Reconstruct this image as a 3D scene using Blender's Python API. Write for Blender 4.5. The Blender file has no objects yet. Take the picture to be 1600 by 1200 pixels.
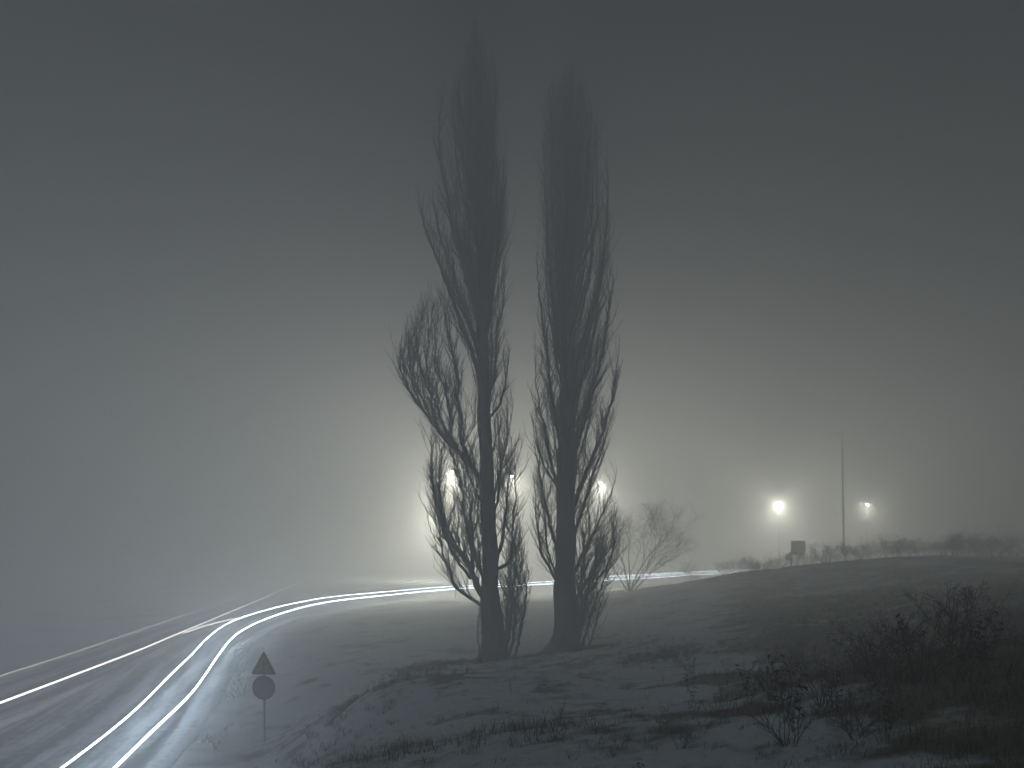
import bpy, math, random
import numpy as np
random.seed(7); RNG = np.random.default_rng(7)
C = bpy.context.scene.collection
R = math.radians

# ---------------------------------------------------------------- camera
CAMZ, F, HY = 6.4, 1250.0, 850.0            # eye height above the road (m), focal length and horizon row in 1600x1200 px
cam_d = bpy.data.cameras.new('camera'); cam = bpy.data.objects.new('camera', cam_d); C.objects.link(cam)
cam.location = (0, 0, CAMZ); cam.rotation_euler = (R(90), 0, 0)
cam_d.sensor_width = 36; cam_d.lens = 36*F/1600; cam_d.shift_y = (HY-600)/1600
cam_d.clip_start = 0.05; cam_d.clip_end = 3000
scn = bpy.context.scene; scn.camera = cam

# ---------------------------------------------------------------- world, sun, exposure
SUN_EL, SUN_ROT = R(58), R(205)
w = bpy.data.worlds.new('World'); scn.world = w; w.use_nodes = True
nt = w.node_tree; nt.nodes.clear()
sky = nt.nodes.new('ShaderNodeTexSky'); sky.sky_type = 'NISHITA'; sky.sun_disc = False
sky.sun_elevation = SUN_EL; sky.sun_rotation = SUN_ROT; sky.air_density = 1.0; sky.dust_density = 4.0; sky.ozone_density = 1.0
hs = nt.nodes.new('ShaderNodeHueSaturation'); hs.inputs['Saturation'].default_value = 0.42
bg = nt.nodes.new('ShaderNodeBackground'); bg.inputs['Strength'].default_value = 0.002
wo = nt.nodes.new('ShaderNodeOutputWorld')
nt.links.new(sky.outputs[0], hs.inputs['Color']); nt.links.new(hs.outputs[0], bg.inputs[0]); nt.links.new(bg.outputs[0], wo.inputs[0])
sd = bpy.data.lights.new('moon_fill', 'SUN'); sd.energy = 0.52; sd.angle = R(12); sd.color = (0.72, 0.87, 1.0)  # unseen moon, added as fill from behind the view to lift the dark ground
so = bpy.data.objects.new('moon_fill', sd); C.objects.link(so)
so.rotation_euler = (R(90)-SUN_EL, 0, -SUN_ROT+R(180)); so.location = (0, 0, 60)
scn.view_settings.view_transform = 'Standard'; scn.view_settings.look = 'None'
scn.view_settings.exposure = 0.0; scn.view_settings.gamma = 1.0; scn.view_settings.use_curve_mapping = False
scn.render.engine = 'CYCLES'
cy = scn.cycles
cy.use_denoising = True
try: cy.denoiser = 'OPENIMAGEDENOISE'
except Exception: pass
cy.max_bounces = 6; cy.diffuse_bounces = 2; cy.glossy_bounces = 1; cy.transmission_bounces = 1; cy.volume_bounces = 5
cy.transparent_max_bounces = 4; cy.sample_clamp_indirect = 2.0; cy.sample_clamp_direct = 0.0
cy.caustics_reflective = False; cy.caustics_refractive = False
cy.use_adaptive_sampling = True; cy.adaptive_threshold = 0.02

FOG = 0.024
LAMP_W = 20000.0
TRAIL_E = 29.0

# ---------------------------------------------------------------- helpers
def at(px, py, Y):                           # a direction in the photograph and a distance give a place
    return ((px-800)/F*Y, Y, CAMZ+(HY-py)/F*Y)

def tag(o, label=None, cat=None, group=None, kind=None):
    if label: o['label'] = label
    if cat: o['category'] = cat
    if group: o['group'] = group
    if kind: o['kind'] = kind
    return o

def empty(name, loc=(0, 0, 0), rz=0):
    o = bpy.data.objects.new(name, None); C.objects.link(o); o.location = loc; o.rotation_euler = (0, 0, rz)
    o.empty_display_size = 0.2
    return o

def link(name, me, mat=None, parent=None, loc=(0, 0, 0)):
    o = bpy.data.objects.new(name, me); C.objects.link(o); o.location = loc
    if mat and not me.materials: me.materials.append(mat)
    if parent: o.parent = parent
    return o

def mesh_np(name, V, Q, smooth=True):
    """V (n,3), Q (m,k) equal-sided faces"""
    me = bpy.data.meshes.new(name)
    V = np.asarray(V, dtype=np.float32); Q = np.asarray(Q, dtype=np.int32)
    k = Q.shape[1]
    me.vertices.add(len(V)); me.vertices.foreach_set('co', V.ravel())
    me.loops.add(Q.size); me.loops.foreach_set('vertex_index', Q.ravel())
    me.polygons.add(len(Q)); me.polygons.foreach_set('loop_start', np.arange(0, Q.size, k, dtype=np.int32))
    try: me.polygons.foreach_set('loop_total', np.full(len(Q), k, dtype=np.int32))
    except Exception: pass
    me.update(calc_edges=True)
    if smooth: me.polygons.foreach_set('use_smooth', np.ones(len(Q), dtype=bool))
    me.validate()
    return me

def tubes(polys, sides):
    """polys: list of (P (n,3), r (n,)) -> verts, quads; built in batches of equal length"""
    VV, QQ, off = [], [], 0
    by = {}
    for P, r in polys: by.setdefault(len(P), []).append((P, r))
    for n, L in by.items():
        P = np.array([a for a, _ in L], dtype=float); r = np.array([b for _, b in L], dtype=float)
        T = np.gradient(P, axis=1); T /= np.linalg.norm(T, axis=2, keepdims=True)+1e-9
        ref = np.zeros_like(T); ref[..., 0] = 1.0
        flip = np.abs(T[..., 0]).max(axis=1) > 0.9; ref[flip] = (0, 0.2, 0.98)
        U = np.cross(T, ref); U /= np.linalg.norm(U, axis=2, keepdims=True)+1e-9
        W = np.cross(T, U)
        a = np.arange(sides)*2*np.pi/sides
        V = P[:, :, None, :]+r[:, :, None, None]*(np.cos(a)[None, None, :, None]*U[:, :, None, :]+np.sin(a)[None, None, :, None]*W[:, :, None, :])
        m = len(L)
        VV.append(V.reshape(-1, 3))
        i = np.arange(n-1)[:, None]*sides; j = np.arange(sides)[None, :]; j2 = (j+1) % sides
        q = np.stack([i+j, i+sides+j, i+sides+j2, i+j2], -1).reshape(-1, 4)
        q = (q[None]+(np.arange(m)*n*sides)[:, None, None]).reshape(-1, 4)+off
        QQ.append(q); off += m*n*sides
    return np.concatenate(VV), np.concatenate(QQ)

def tube_obj(name, polys, sides, mat, parent=None, loc=(0, 0, 0)):
    V, Q = tubes(polys, sides)
    return link(name, mesh_np(name, V, Q), mat, parent, loc)

def bm_mesh(name, fn, mat, parent=None, loc=(0, 0, 0), smooth=False):
    import bmesh
    bm = bmesh.new(); fn(bm); me = bpy.data.meshes.new(name); bm.to_mesh(me); bm.free()
    if smooth:
        for p in me.polygons: p.use_smooth = True
    return link(name, me, mat, parent, loc)

def add_box(bm, cx, cy_, cz, sx, sy, sz, bev=0.0):
    import bmesh
    from mathutils import Matrix
    g = bmesh.ops.create_cube(bm, size=1, matrix=Matrix.Translation((cx, cy_, cz)) @ Matrix.Diagonal((sx, sy, sz, 1)))
    if bev:
        es = list({e for v in g['verts'] for e in v.link_edges})
        bmesh.ops.bevel(bm, geom=es, offset=bev, segments=2, affect='EDGES')

def add_prism(bm, pts, y0, y1):              # outline in x-z pushed from y0 to y1
    a = [bm.verts.new((x, y0, z)) for x, z in pts]; b = [bm.verts.new((x, y1, z)) for x, z in pts]
    bm.faces.new(a); bm.faces.new(b[::-1])
    for i in range(len(pts)):
        j = (i+1) % len(pts); bm.faces.new((a[j], a[i], b[i], b[j]))

def vnoise(X, Y, s, seed=0):                 # smooth value noise on arrays
    r = np.random.default_rng(seed); G = r.random((256, 256))
    th = seed*1.37+0.5; X, Y = X*math.cos(th)-Y*math.sin(th), X*math.sin(th)+Y*math.cos(th)
    x = X/s+91.7; y = Y/s+37.3
    xi = np.floor(x).astype(int); yi = np.floor(y).astype(int); fx = x-xi; fy = y-yi
    fx = fx*fx*(3-2*fx); fy = fy*fy*(3-2*fy)
    g = lambda a, b: G[a % 256, b % 256]
    return (g(xi, yi)*(1-fx)+g(xi+1, yi)*fx)*(1-fy)+(g(xi, yi+1)*(1-fx)+g(xi+1, yi+1)*fx)*fy

def spline(P, step):                         # Catmull-Rom through the points, resampled at even steps
    P = np.array(P, float); Q = np.vstack([2*P[0]-P[1], P, 2*P[-1]-P[-2]]); out = []
    for i in range(1, len(Q)-2):
        t = np.linspace(0, 1, 24, endpoint=False)[:, None]
        a, b, c, d = Q[i-1], Q[i], Q[i+1], Q[i+2]
        out.append(0.5*((2*b)+(-a+c)*t+(2*a-5*b+4*c-d)*t**2+(-a+3*b-3*c+d)*t**3))
    out = np.vstack(out+[P[-1:]]); s = np.r_[0, np.cumsum(np.linalg.norm(np.diff(out, axis=0), axis=1))]
    n = max(2, int(s[-1]/step)); u = np.linspace(0, s[-1], n)
    return np.stack([np.interp(u, s, out[:, k]) for k in range(P.shape[1])], 1)

def smooth_path(P, it):
    P = P.copy()
    for _ in range(it): P[1:-1] = (P[:-2]+2*P[1:-1]+P[2:])/4
    return P

def offset(P, d):                            # d > 0 to the left of the direction of travel
    T = np.gradient(P, axis=0); T /= np.linalg.norm(T, axis=1, keepdims=True)
    return P+np.stack([-T[:, 1], T[:, 0]], 1)*d

# ---------------------------------------------------------------- materials
def mat(name, base, rough=0.8, bump=None, mix=None, spec=0.3):
    """mix: (scale, other colour, lo, hi[, stretch]) noise blend; bump: (scale, distance)"""
    m = bpy.data.materials.new(name); m.use_nodes = True; t = m.node_tree
    b = t.nodes['Principled BSDF']; b.inputs['Base Color'].default_value = (*base, 1); b.inputs['Roughness'].default_value = rough
    b.inputs['Specular IOR Level'].default_value = spec
    tc = t.nodes.new('ShaderNodeTexCoord')
    def noise(scale, stretch=(1, 1, 1)):
        mp = t.nodes.new('ShaderNodeMapping'); mp.inputs['Scale'].default_value = stretch
        n = t.nodes.new('ShaderNodeTexNoise'); n.inputs['Scale'].default_value = scale; n.inputs['Detail'].default_value = 6
        t.links.new(tc.outputs['Object'], mp.inputs[0]); t.links.new(mp.outputs[0], n.inputs['Vector']); return n
    if mix:
        n = noise(mix[0], mix[4] if len(mix) > 4 else (1, 1, 1))
        r = t.nodes.new('ShaderNodeValToRGB'); r.color_ramp.elements[0].position = mix[2]; r.color_ramp.elements[1].position = mix[3]
        r.color_ramp.elements[0].color = (*base, 1); r.color_ramp.elements[1].color = (*mix[1], 1)
        t.links.new(n.outputs['Fac'], r.inputs[0]); t.links.new(r.outputs[0], b.inputs['Base Color'])
    if bump:
        n = noise(bump[0], bump[2] if len(bump) > 2 else (1, 1, 1))
        bp = t.nodes.new('ShaderNodeBump'); bp.inputs['Distance'].default_value = bump[1]
        t.links.new(n.outputs['Fac'], bp.inputs['Height']); t.links.new(bp.outputs[0], b.inputs['Normal'])
    return m

def glow(name, col, strength):
    m = bpy.data.materials.new(name); m.use_nodes = True; t = m.node_tree; t.nodes.clear()
    e = t.nodes.new('ShaderNodeEmission'); e.inputs[0].default_value = (*col, 1); e.inputs[1].default_value = strength
    o = t.nodes.new('ShaderNodeOutputMaterial'); t.links.new(e.outputs[0], o.inputs[0]); return m

M_bark = mat('poplar_bark', (0.045, 0.04, 0.034), 0.95, bump=(9, 0.05, (1, 1, 0.22)), mix=(3, (0.095, 0.088, 0.075), 0.35, 0.7, (1, 1, 0.3)))
M_twig = mat('twig_bark', (0.05, 0.045, 0.038), 0.9)
M_brush = mat('shrub_bark', (0.06, 0.05, 0.042), 0.9)
M_grass = mat('dry_grass', (0.075, 0.062, 0.042), 0.95, mix=(0.6, (0.13, 0.11, 0.075), 0.4, 0.65))
M_leaf = mat('withered_leaf', (0.05, 0.04, 0.03), 0.9)
M_steel = mat('galvanised_steel', (0.28, 0.29, 0.30), 0.5, mix=(14, (0.2, 0.2, 0.2), 0.4, 0.7))
M_signback = mat('sign_back_metal', (0.13, 0.135, 0.14), 0.6, mix=(10, (0.10, 0.10, 0.105), 0.4, 0.7))
M_signface = mat('shaded_yellow_paint', (0.26, 0.24, 0.17), 0.6, mix=(8, (0.11, 0.10, 0.08), 0.4, 0.7))  # sign yellow darkened in its colour to imitate a plate seen backlit
M_signred = mat('shaded_red_paint', (0.16, 0.09, 0.09), 0.6, mix=(8, (0.13, 0.09, 0.09), 0.4, 0.7))  # backlit shade is put into this red too
M_signblack = mat('black_paint', (0.02, 0.02, 0.02), 0.6)
M_signdull = mat('shaded_blue_paint', (0.14, 0.155, 0.19), 0.6, mix=(8, (0.15, 0.155, 0.17), 0.4, 0.7))  # blue dulled the same way, for the backlit round plate
M_red = mat('sign_red_paint', (0.5, 0.03, 0.03), 0.5, mix=(8, (0.42, 0.03, 0.03), 0.4, 0.7))
M_lamp = mat('dark_pole_paint', (0.035, 0.037, 0.04), 0.8, mix=(6, (0.05, 0.05, 0.05), 0.4, 0.7))
M_board = mat('board_back', (0.16, 0.18, 0.21), 0.6, mix=(5, (0.08, 0.085, 0.095), 0.4, 0.7))
M_wood = mat('pole_wood', (0.10, 0.085, 0.07), 0.9, bump=(20, 0.01, (1, 1, 0.1)), mix=(5, (0.06, 0.05, 0.045), 0.4, 0.7, (1, 1, 0.1)))
M_lens = glow('lamp_lens_glow', (1.0, 0.97, 0.80), 220.0)
M_lens_dim = glow('hazy_lens_glow', (1.0, 0.97, 0.80), 12.0)
M_trail = glow('headlight_glow', (0.70, 0.86, 1.0), TRAIL_E)
M_trail_far = glow('headlight_glow_far', (0.92, 0.96, 1.0), TRAIL_E*2.2)
M_trail_warm = glow('sidelight_glow', (1.0, 0.96, 0.90), 4.0)
M_trail_dim = glow('dim_sidelight_glow', (1.0, 0.93, 0.82), 0.8)

# ---------------------------------------------------------------- road lines (from the photograph's light trails, seen 0.65 m above the road)
def trail_pts(px, h=CAMZ-0.65):
    return [((x-800)/F*(h*F/(y-HY)), h*F/(y-HY)) for x, y in px]
T1px = [(208, 1172), (262, 1120), (300, 1083), (345, 1018), (368, 992), (395, 976), (425, 963), (460, 952), (512, 940.8), (600, 930.2), (700, 921), (860, 912), (1000, 903.5), (1130, 896)]
T2px = [(208, 1112), (265, 1056), (300, 1023), (322, 998), (345, 980), (375, 966), (430, 949), (470, 940.5), (512, 933.5), (600, 924.5), (700, 917), (860, 908.8), (1000, 900.8), (1130, 893.8)]
t1 = [(-8.6, -14.0), (-8.7, 4.0), (-8.95, 13.0), (-9.65, 18.0)]+trail_pts(T1px)+[(62, 176), (110, 205)]
t2 = [(-10.0, -14.0), (-10.1, 4.0), (-10.35, 13.0), (-11.55, 20.5)]+trail_pts(T2px)+[(62, 178), (110, 207)]
trail1 = smooth_path(spline(t1, 0.5), 34); trail2 = smooth_path(spline(t2, 0.5), 34)
side = [(-14.5, -14), (-17.6, 20), (-20.1, 42.5), (-21.1, 49), (-22.1, 56), (-23.7, 66.6), (-25.6, 79.4), (-32.2, 121), (-41.2, 177)]
trail3 = smooth_path(spline(side, 0.5), 40)
road_mid = offset(smooth_path(spline(t1, 1.0), 60), 2.7)
side_mid = offset(smooth_path(spline(side+[(-70, 330)], 1.0), 60), 1.2)

# ---------------------------------------------------------------- ground height
CP = []
for px, py, Y in [(800, 1200, 8), (1000, 1200, 7), (1416, 1190, 6), (600, 1200, 9.5), (800, 1120, 14), (1000, 1100, 16), (1200, 1090, 13), (1416, 1030, 11),
                  (480, 1205, 12.5), (560, 1092, 20), (640, 1052, 28), (700, 1040, 31), (768, 1033, 33), (830, 1026, 34.5), (880, 1017, 34.5), (960, 1012, 34), (800, 1062, 25),
                  (1000, 1000, 32), (1100, 960, 42), (1200, 935, 48), (1300, 905, 54), (1416, 874, 58), (1140, 897, 72), (1200, 892, 76), (1250, 889, 78), (1317, 881, 76), (1450, 868, 74),
                  (1100, 906, 75), (1000, 919, 80), (930, 930, 78), (800, 936, 82), (700, 942, 80), (600, 962, 68), (500, 985, 58), (450, 1010, 48),
                  (430, 1060, 38), (412, 1160, 25.7), (700, 982, 52), (800, 978, 50), (600, 1012, 42), (560, 1042, 34), (515, 1110, 26), (470, 1150, 22), (900, 975, 50), (880, 995, 42), (760, 1005, 42), (420, 1230, 20)]:
    CP.append(at(px, py, Y))
CP += [(0, 0, 4.85), (4, 0, 5.2), (-4, 0, 4.6), (-7, 5, 2.4), (-8, 12, 0.5), (10, 0, 6.4), (15, 10, 6.2), (25, 20, 6.5), (32, 40, 5.1), (42, 60, 4.9), (50, 80, 4.4), (48, 98, 2.6), (38, 108, 1.0),
       (40, 125, 0.5), (65, 140, 0.3), (0, -15, 5.6), (-6, -12, 2.5), (-12, -15, 0), (60, 0, 9), (60, 60, 6), (100, 60, 6), (-60, -10, 0), (-60, 100, 0), (-30, 60, 0), (-30, 20, 0), (-14, 20, 0), (-14, 70, 0),
       (0, 100, 0), (0, 150, 0), (-60, 200, 0.6), (60, 240, 1), (-20, 120, 0), (150, 200, 2), (150, 0, 9), (-150, 0, 0), (-150, 200, 0.5), (-150, 320, 1), (150, 330, 2), (0, 330, 1)]
CP = np.array(CP)
def phi(r): return np.where(r > 1e-6, r*r*np.log(r+1e-12), 0)
n = len(CP); K = phi(np.linalg.norm(CP[:, None, :2]-CP[None, :, :2], axis=2))+np.eye(n)*0.8
Pm = np.c_[np.ones(n), CP[:, :2]]
Wt = np.linalg.solve(np.block([[K, Pm], [Pm.T, np.zeros((3, 3))]]), np.r_[CP[:, 2], 0, 0, 0])
def path_dist(X, Y, P):
    d = np.full(X.shape, 1e9)
    for i in range(0, len(P), 3): d = np.minimum(d, (X-P[i, 0])**2+(Y-P[i, 1])**2)
    return np.sqrt(d)
def ground_z(X, Y, fine=True):
    X = np.asarray(X, float); Y = np.asarray(Y, float); sh = X.shape; X = X.ravel(); Y = Y.ravel()
    z = Wt[n]+Wt[n+1]*X+Wt[n+2]*Y
    for i in range(n): z = z+Wt[i]*phi(np.hypot(X-CP[i, 0], Y-CP[i, 1]))
    z = np.maximum(z, 0.0+0.1*(z < 0)*0)
    out = np.clip((np.maximum(np.abs(X), np.abs(Y-150))-190)/60, 0, 1); z = z*(1-out)+0.5*out
    if fine:
        z = z+(vnoise(X, Y, 2.3, 1)-0.5)*0.16+(vnoise(X, Y, 0.9, 2)-0.5)*0.09+(vnoise(X, Y*0.6, 0.42, 3)-0.5)*0.05
    for P, hw in ((road_mid, 4.0), (side_mid, 4.0)):
        d = path_dist(X, Y, P); k = np.clip((d-hw)/4.0, 0, 1); k = k*k*(3-2*k)
        z = z*k+(-0.035)*(1-k)
    return z.reshape(sh)
def gz(x, y): return float(ground_z(np.array([x]), np.array([y]))[0])
def cover_mask(X, Y):                        # where dead grass stands through the snow
    X = X+(vnoise(X, Y, 0.7, 15)-0.5)*0.8; Y = Y+(vnoise(X, Y, 0.6, 16)-0.5)*0.8
    a = vnoise(X, Y, 4.1, 11)*0.22+vnoise(X, Y, 1.3, 12)*0.33+vnoise(X*0.7, Y, 0.5, 13)*0.3+vnoise(X*0.7, Y, 0.22, 14)*0.15
    a = a+np.clip((X-0.22*Y-0.4)/8, -0.03, 0.34)*np.clip(1.7-Y/40, 0.1, 1)
    return np.clip((a-0.50)/0.30, 0, 1)

def axis(lo, hi, a, b, fine, grow=1.12):
    v = list(np.arange(a, b, fine)); s = fine; x = a
    L = []
    while x > lo: s *= grow; x -= s; L.append(max(x, lo))
    s = fine; x = v[-1]; Rr = []
    while x < hi: s *= grow; x += s; Rr.append(min(x, hi))
    return np.array(L[::-1]+v+Rr)
gx = axis(-480, 480, -16, 24, 0.16); gy = axis(-60, 620, 3, 48, 0.16, 1.06)
GX, GY = np.meshgrid(gx, gy); GZ = ground_z(GX, GY)
nx, ny = len(gx), len(gy)
idx = np.arange(nx*ny).reshape(ny, nx)
Q = np.stack([idx[:-1, :-1], idx[:-1, 1:], idx[1:, 1:], idx[1:, :-1]], -1).reshape(-1, 4)
gme = mesh_np('snowy_ground', np.stack([GX.ravel(), GY.ravel(), GZ.ravel()], 1), Q)
at_ = gme.attributes.new('cover', 'FLOAT', 'POINT')
at_.data.foreach_set('value', cover_mask(GX.ravel(), GY.ravel()).astype(np.float32))
vd = path_dist(GX.ravel(), GY.ravel(), road_mid); av = gme.attributes.new('verge', 'FLOAT', 'POINT')
vg = np.clip(1-np.abs(vd-4.3)/1.6, 0, 1)*(0.55+0.9*vnoise(GX.ravel(), GY.ravel(), 1.7, 51)*vnoise(GX.ravel(), GY.ravel(), 0.6, 52)*2)
av.data.foreach_set('value', np.clip(vg, 0, 1).astype(np.float32))

def ground_material():
    m = bpy.data.materials.new('snow_over_dead_grass'); m.use_nodes = True; t = m.node_tree; b = t.nodes['Principled BSDF']
    tc = t.nodes.new('ShaderNodeTexCoord')
    n1 = t.nodes.new('ShaderNodeTexNoise'); n1.inputs['Scale'].default_value = 4.0; n1.inputs['Detail'].default_value = 8; n1.inputs['Roughness'].default_value = 0.65
    n2 = t.nodes.new('ShaderNodeTexNoise'); n2.inputs['Scale'].default_value = 22; n2.inputs['Detail'].default_value = 6
    for q in (n1, n2): t.links.new(tc.outputs['Object'], q.inputs['Vector'])
    a = t.nodes.new('ShaderNodeAttribute'); a.attribute_name = 'cover'
    ad = t.nodes.new('ShaderNodeMath'); ad.operation = 'MULTIPLY_ADD'; ad.inputs[1].default_value = 0.55
    t.links.new(a.outputs['Fac'], ad.inputs[0]); t.links.new(n1.outputs['Fac'], ad.inputs[2])
    r = t.nodes.new('ShaderNodeValToRGB'); r.color_ramp.elements[0].position = 0.52; r.color_ramp.elements[1].position = 0.86
    r.color_ramp.elements[0].color = (0.43, 0.45, 0.47, 1); r.color_ramp.elements[1].color = (0.13, 0.12, 0.10, 1)
    t.links.new(ad.outputs[0], r.inputs[0])
    av_ = t.nodes.new('ShaderNodeAttribute'); av_.attribute_name = 'verge'; mx_ = t.nodes.new('ShaderNodeMix'); mx_.data_type = 'RGBA'
    t.links.new(av_.outputs['Fac'], mx_.inputs[0]); t.links.new(r.outputs[0], mx_.inputs[6]); mx_.inputs[7].default_value = (0.72, 0.74, 0.78, 1)
    t.links.new(mx_.outputs[2], b.inputs['Base Color'])
    b.inputs['Roughness'].default_value = 0.9; b.inputs['Specular IOR Level'].default_value = 0.15
    mx = t.nodes.new('ShaderNodeMath'); mx.operation = 'ADD'; t.links.new(n1.outputs['Fac'], mx.inputs[0]); t.links.new(n2.outputs['Fac'], mx.inputs[1])
    bp = t.nodes.new('ShaderNodeBump'); bp.inputs['Distance'].default_value = 0.12; bp.inputs['Strength'].default_value = 0.8
    t.links.new(mx.outputs[0], bp.inputs['Height']); t.links.new(bp.outputs[0], b.inputs['Normal'])
    return m
tag(link('snowy_ground', gme, ground_material()), kind='structure')

# ---------------------------------------------------------------- roads
def road_material():
    m = bpy.data.materials.new('snow_dusted_asphalt'); m.use_nodes = True; t = m.node_tree; b = t.nodes['Principled BSDF']
    a = t.nodes.new('ShaderNodeAttribute'); a.attribute_name = 'lane'
    mp = t.nodes.new('ShaderNodeMapping'); mp.inputs['Scale'].default_value = (1.6, 0.10, 1)
    n1 = t.nodes.new('ShaderNodeTexNoise'); n1.inputs['Scale'].default_value = 1.5; n1.inputs['Detail'].default_value = 8
    t.links.new(a.outputs['Vector'], mp.inputs[0]); t.links.new(mp.outputs[0], n1.inputs['Vector'])
    tc = t.nodes.new('ShaderNodeTexCoord'); n2 = t.nodes.new('ShaderNodeTexNoise'); n2.inputs['Scale'].default_value = 3; n2.inputs['Detail'].default_value = 8
    t.links.new(tc.outputs['Object'], n2.inputs['Vector'])
    ad = t.nodes.new('ShaderNodeMath'); ad.operation = 'MULTIPLY_ADD'; ad.inputs[1].default_value = 0.5
    t.links.new(n2.outputs['Fac'], ad.inputs[0]); t.links.new(n1.outputs['Fac'], ad.inputs[2])
    sx = t.nodes.new('ShaderNodeSeparateXYZ'); t.links.new(a.outputs['Vector'], sx.inputs[0])
    m1 = t.nodes.new('ShaderNodeMath'); m1.operation = 'MULTIPLY'; m1.inputs[1].default_value = 3.9; t.links.new(sx.outputs[0], m1.inputs[0])
    m2_ = t.nodes.new('ShaderNodeMath'); m2_.operation = 'COSINE'; t.links.new(m1.outputs[0], m2_.inputs[0])
    m3 = t.nodes.new('ShaderNodeMath'); m3.operation = 'MULTIPLY_ADD'; m3.inputs[1].default_value = 0.10; t.links.new(m2_.outputs[0], m3.inputs[0]); t.links.new(ad.outputs[0], m3.inputs[2]); ad = m3
    r = t.nodes.new('ShaderNodeValToRGB'); r.color_ramp.elements[0].position = 0.64; r.color_ramp.elements[1].position = 0.88
    r.color_ramp.elements[0].color = (0.055, 0.06, 0.07, 1); r.color_ramp.elements[1].color = (0.42, 0.43, 0.46, 1)
    t.links.new(ad.outputs[0], r.inputs[0]); t.links.new(r.outputs[0], b.inputs['Base Color'])
    b.inputs['Roughness'].default_value = 0.55
    bp = t.nodes.new('ShaderNodeBump'); bp.inputs['Distance'].default_value = 0.02
    t.links.new(n2.outputs['Fac'], bp.inputs['Height']); t.links.new(bp.outputs[0], b.inputs['Normal'])
    return m
M_road = road_material()
def road(name, mid, half, z, cols=14):
    T = np.linspace(-half, half, cols); V = []; A = []
    s = np.r_[0, np.cumsum(np.linalg.norm(np.diff(mid, axis=0), axis=1))]
    for d in T:
        P = offset(mid, d)
        e = 0.06*np.sin(s*0.9)+0.05*np.sin(s*2.3+1) if abs(abs(d)-half) < 1e-6 else 0
        P = offset(mid, d+(e if np.ndim(e) else 0)) if not np.ndim(e) else np.array([offset(mid, d)[i]+(offset(mid, d+1)[i]-offset(mid, d)[i])*e[i] for i in range(len(mid))])
        V.append(np.c_[P, z+(0.03*(1-(d/half)**2) if abs(abs(d)-half) > 1e-6 else -0.034)*np.ones(len(P))]); A.append(np.c_[np.full(len(P), d), s, np.zeros(len(P))])
    V = np.array(V); A = np.array(A); m_, k_ = V.shape[:2]; ix = np.arange(m_*k_).reshape(m_, k_)
    Qr = np.stack([ix[:-1, :-1], ix[:-1, 1:], ix[1:, 1:], ix[1:, :-1]], -1).reshape(-1, 4)[:, ::-1]
    me = mesh_np(name, V.reshape(-1, 3), Qr)
    q = me.attributes.new('lane', 'FLOAT_VECTOR', 'POINT'); q.data.foreach_set('vector', A.reshape(-1).astype(np.float32))
    return tag(link(name, me, M_road), kind='structure')
road('road', road_mid, 3.65, 0.006)
road('side_road', side_mid, 3.3, 0.0)

# ploughed snow banks along the road edges
M_snow = mat('ploughed_snow', (0.62, 0.64, 0.67), 0.9, bump=(9, 0.05), mix=(2.5, (0.42, 0.42, 0.43), 0.45, 0.75))
def bank(mid, d0, width, hgt, seed, i0=0, i1=None, step=0.12):
    P = mid[i0:i1]; P = spline(P, step); s = np.r_[0, np.cumsum(np.linalg.norm(np.diff(P, axis=0), axis=1))]
    rows = 7; V = []
    for r in range(rows):
        u = r/(rows-1); d = d0+(u-0.5)*width*np.sign(d0)
        off = (vnoise(s, s*0, 2.6, seed+5)-0.5)*0.5+(vnoise(s, s*0+r*0.4, 0.5, seed)-0.5)*0.16
        Pp = offset(P, d); T = (offset(P, d+1)-Pp); Pp = Pp+T*off[:, None]
        h = math.sin(math.pi*u)*hgt*np.clip(vnoise(s, s*0+r*0.3, 1.3, seed+1)*1.7+vnoise(s, s*0+r, 0.22, seed+2)*1.0-0.85, 0.0, 2)
        V.append(np.c_[Pp, -0.04+h+0.02*math.sin(math.pi*u)])
    V = np.array(V); m_, k_ = V.shape[:2]; ix = np.arange(m_*k_).reshape(m_, k_)
    Qr = np.stack([ix[:-1, :-1], ix[:-1, 1:], ix[1:, 1:], ix[1:, :-1]], -1).reshape(-1, 4)
    return V.reshape(-1, 3), Qr
def banks(name, L):
    VV, QQ, o = [], [], 0
    for a in L:
        V, Qr = bank(*a); VV.append(V); QQ.append(Qr+o); o += len(V)
    return tag(link(name, mesh_np(name, np.concatenate(VV), np.concatenate(QQ)), M_snow), kind='structure')
banks('snow_bank', [(road_mid, 4.0, 0.6, 0.09, 24, 70, 220), (side_mid, 3.7, 0.6, 0.09, 31, 0, 220)])
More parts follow.
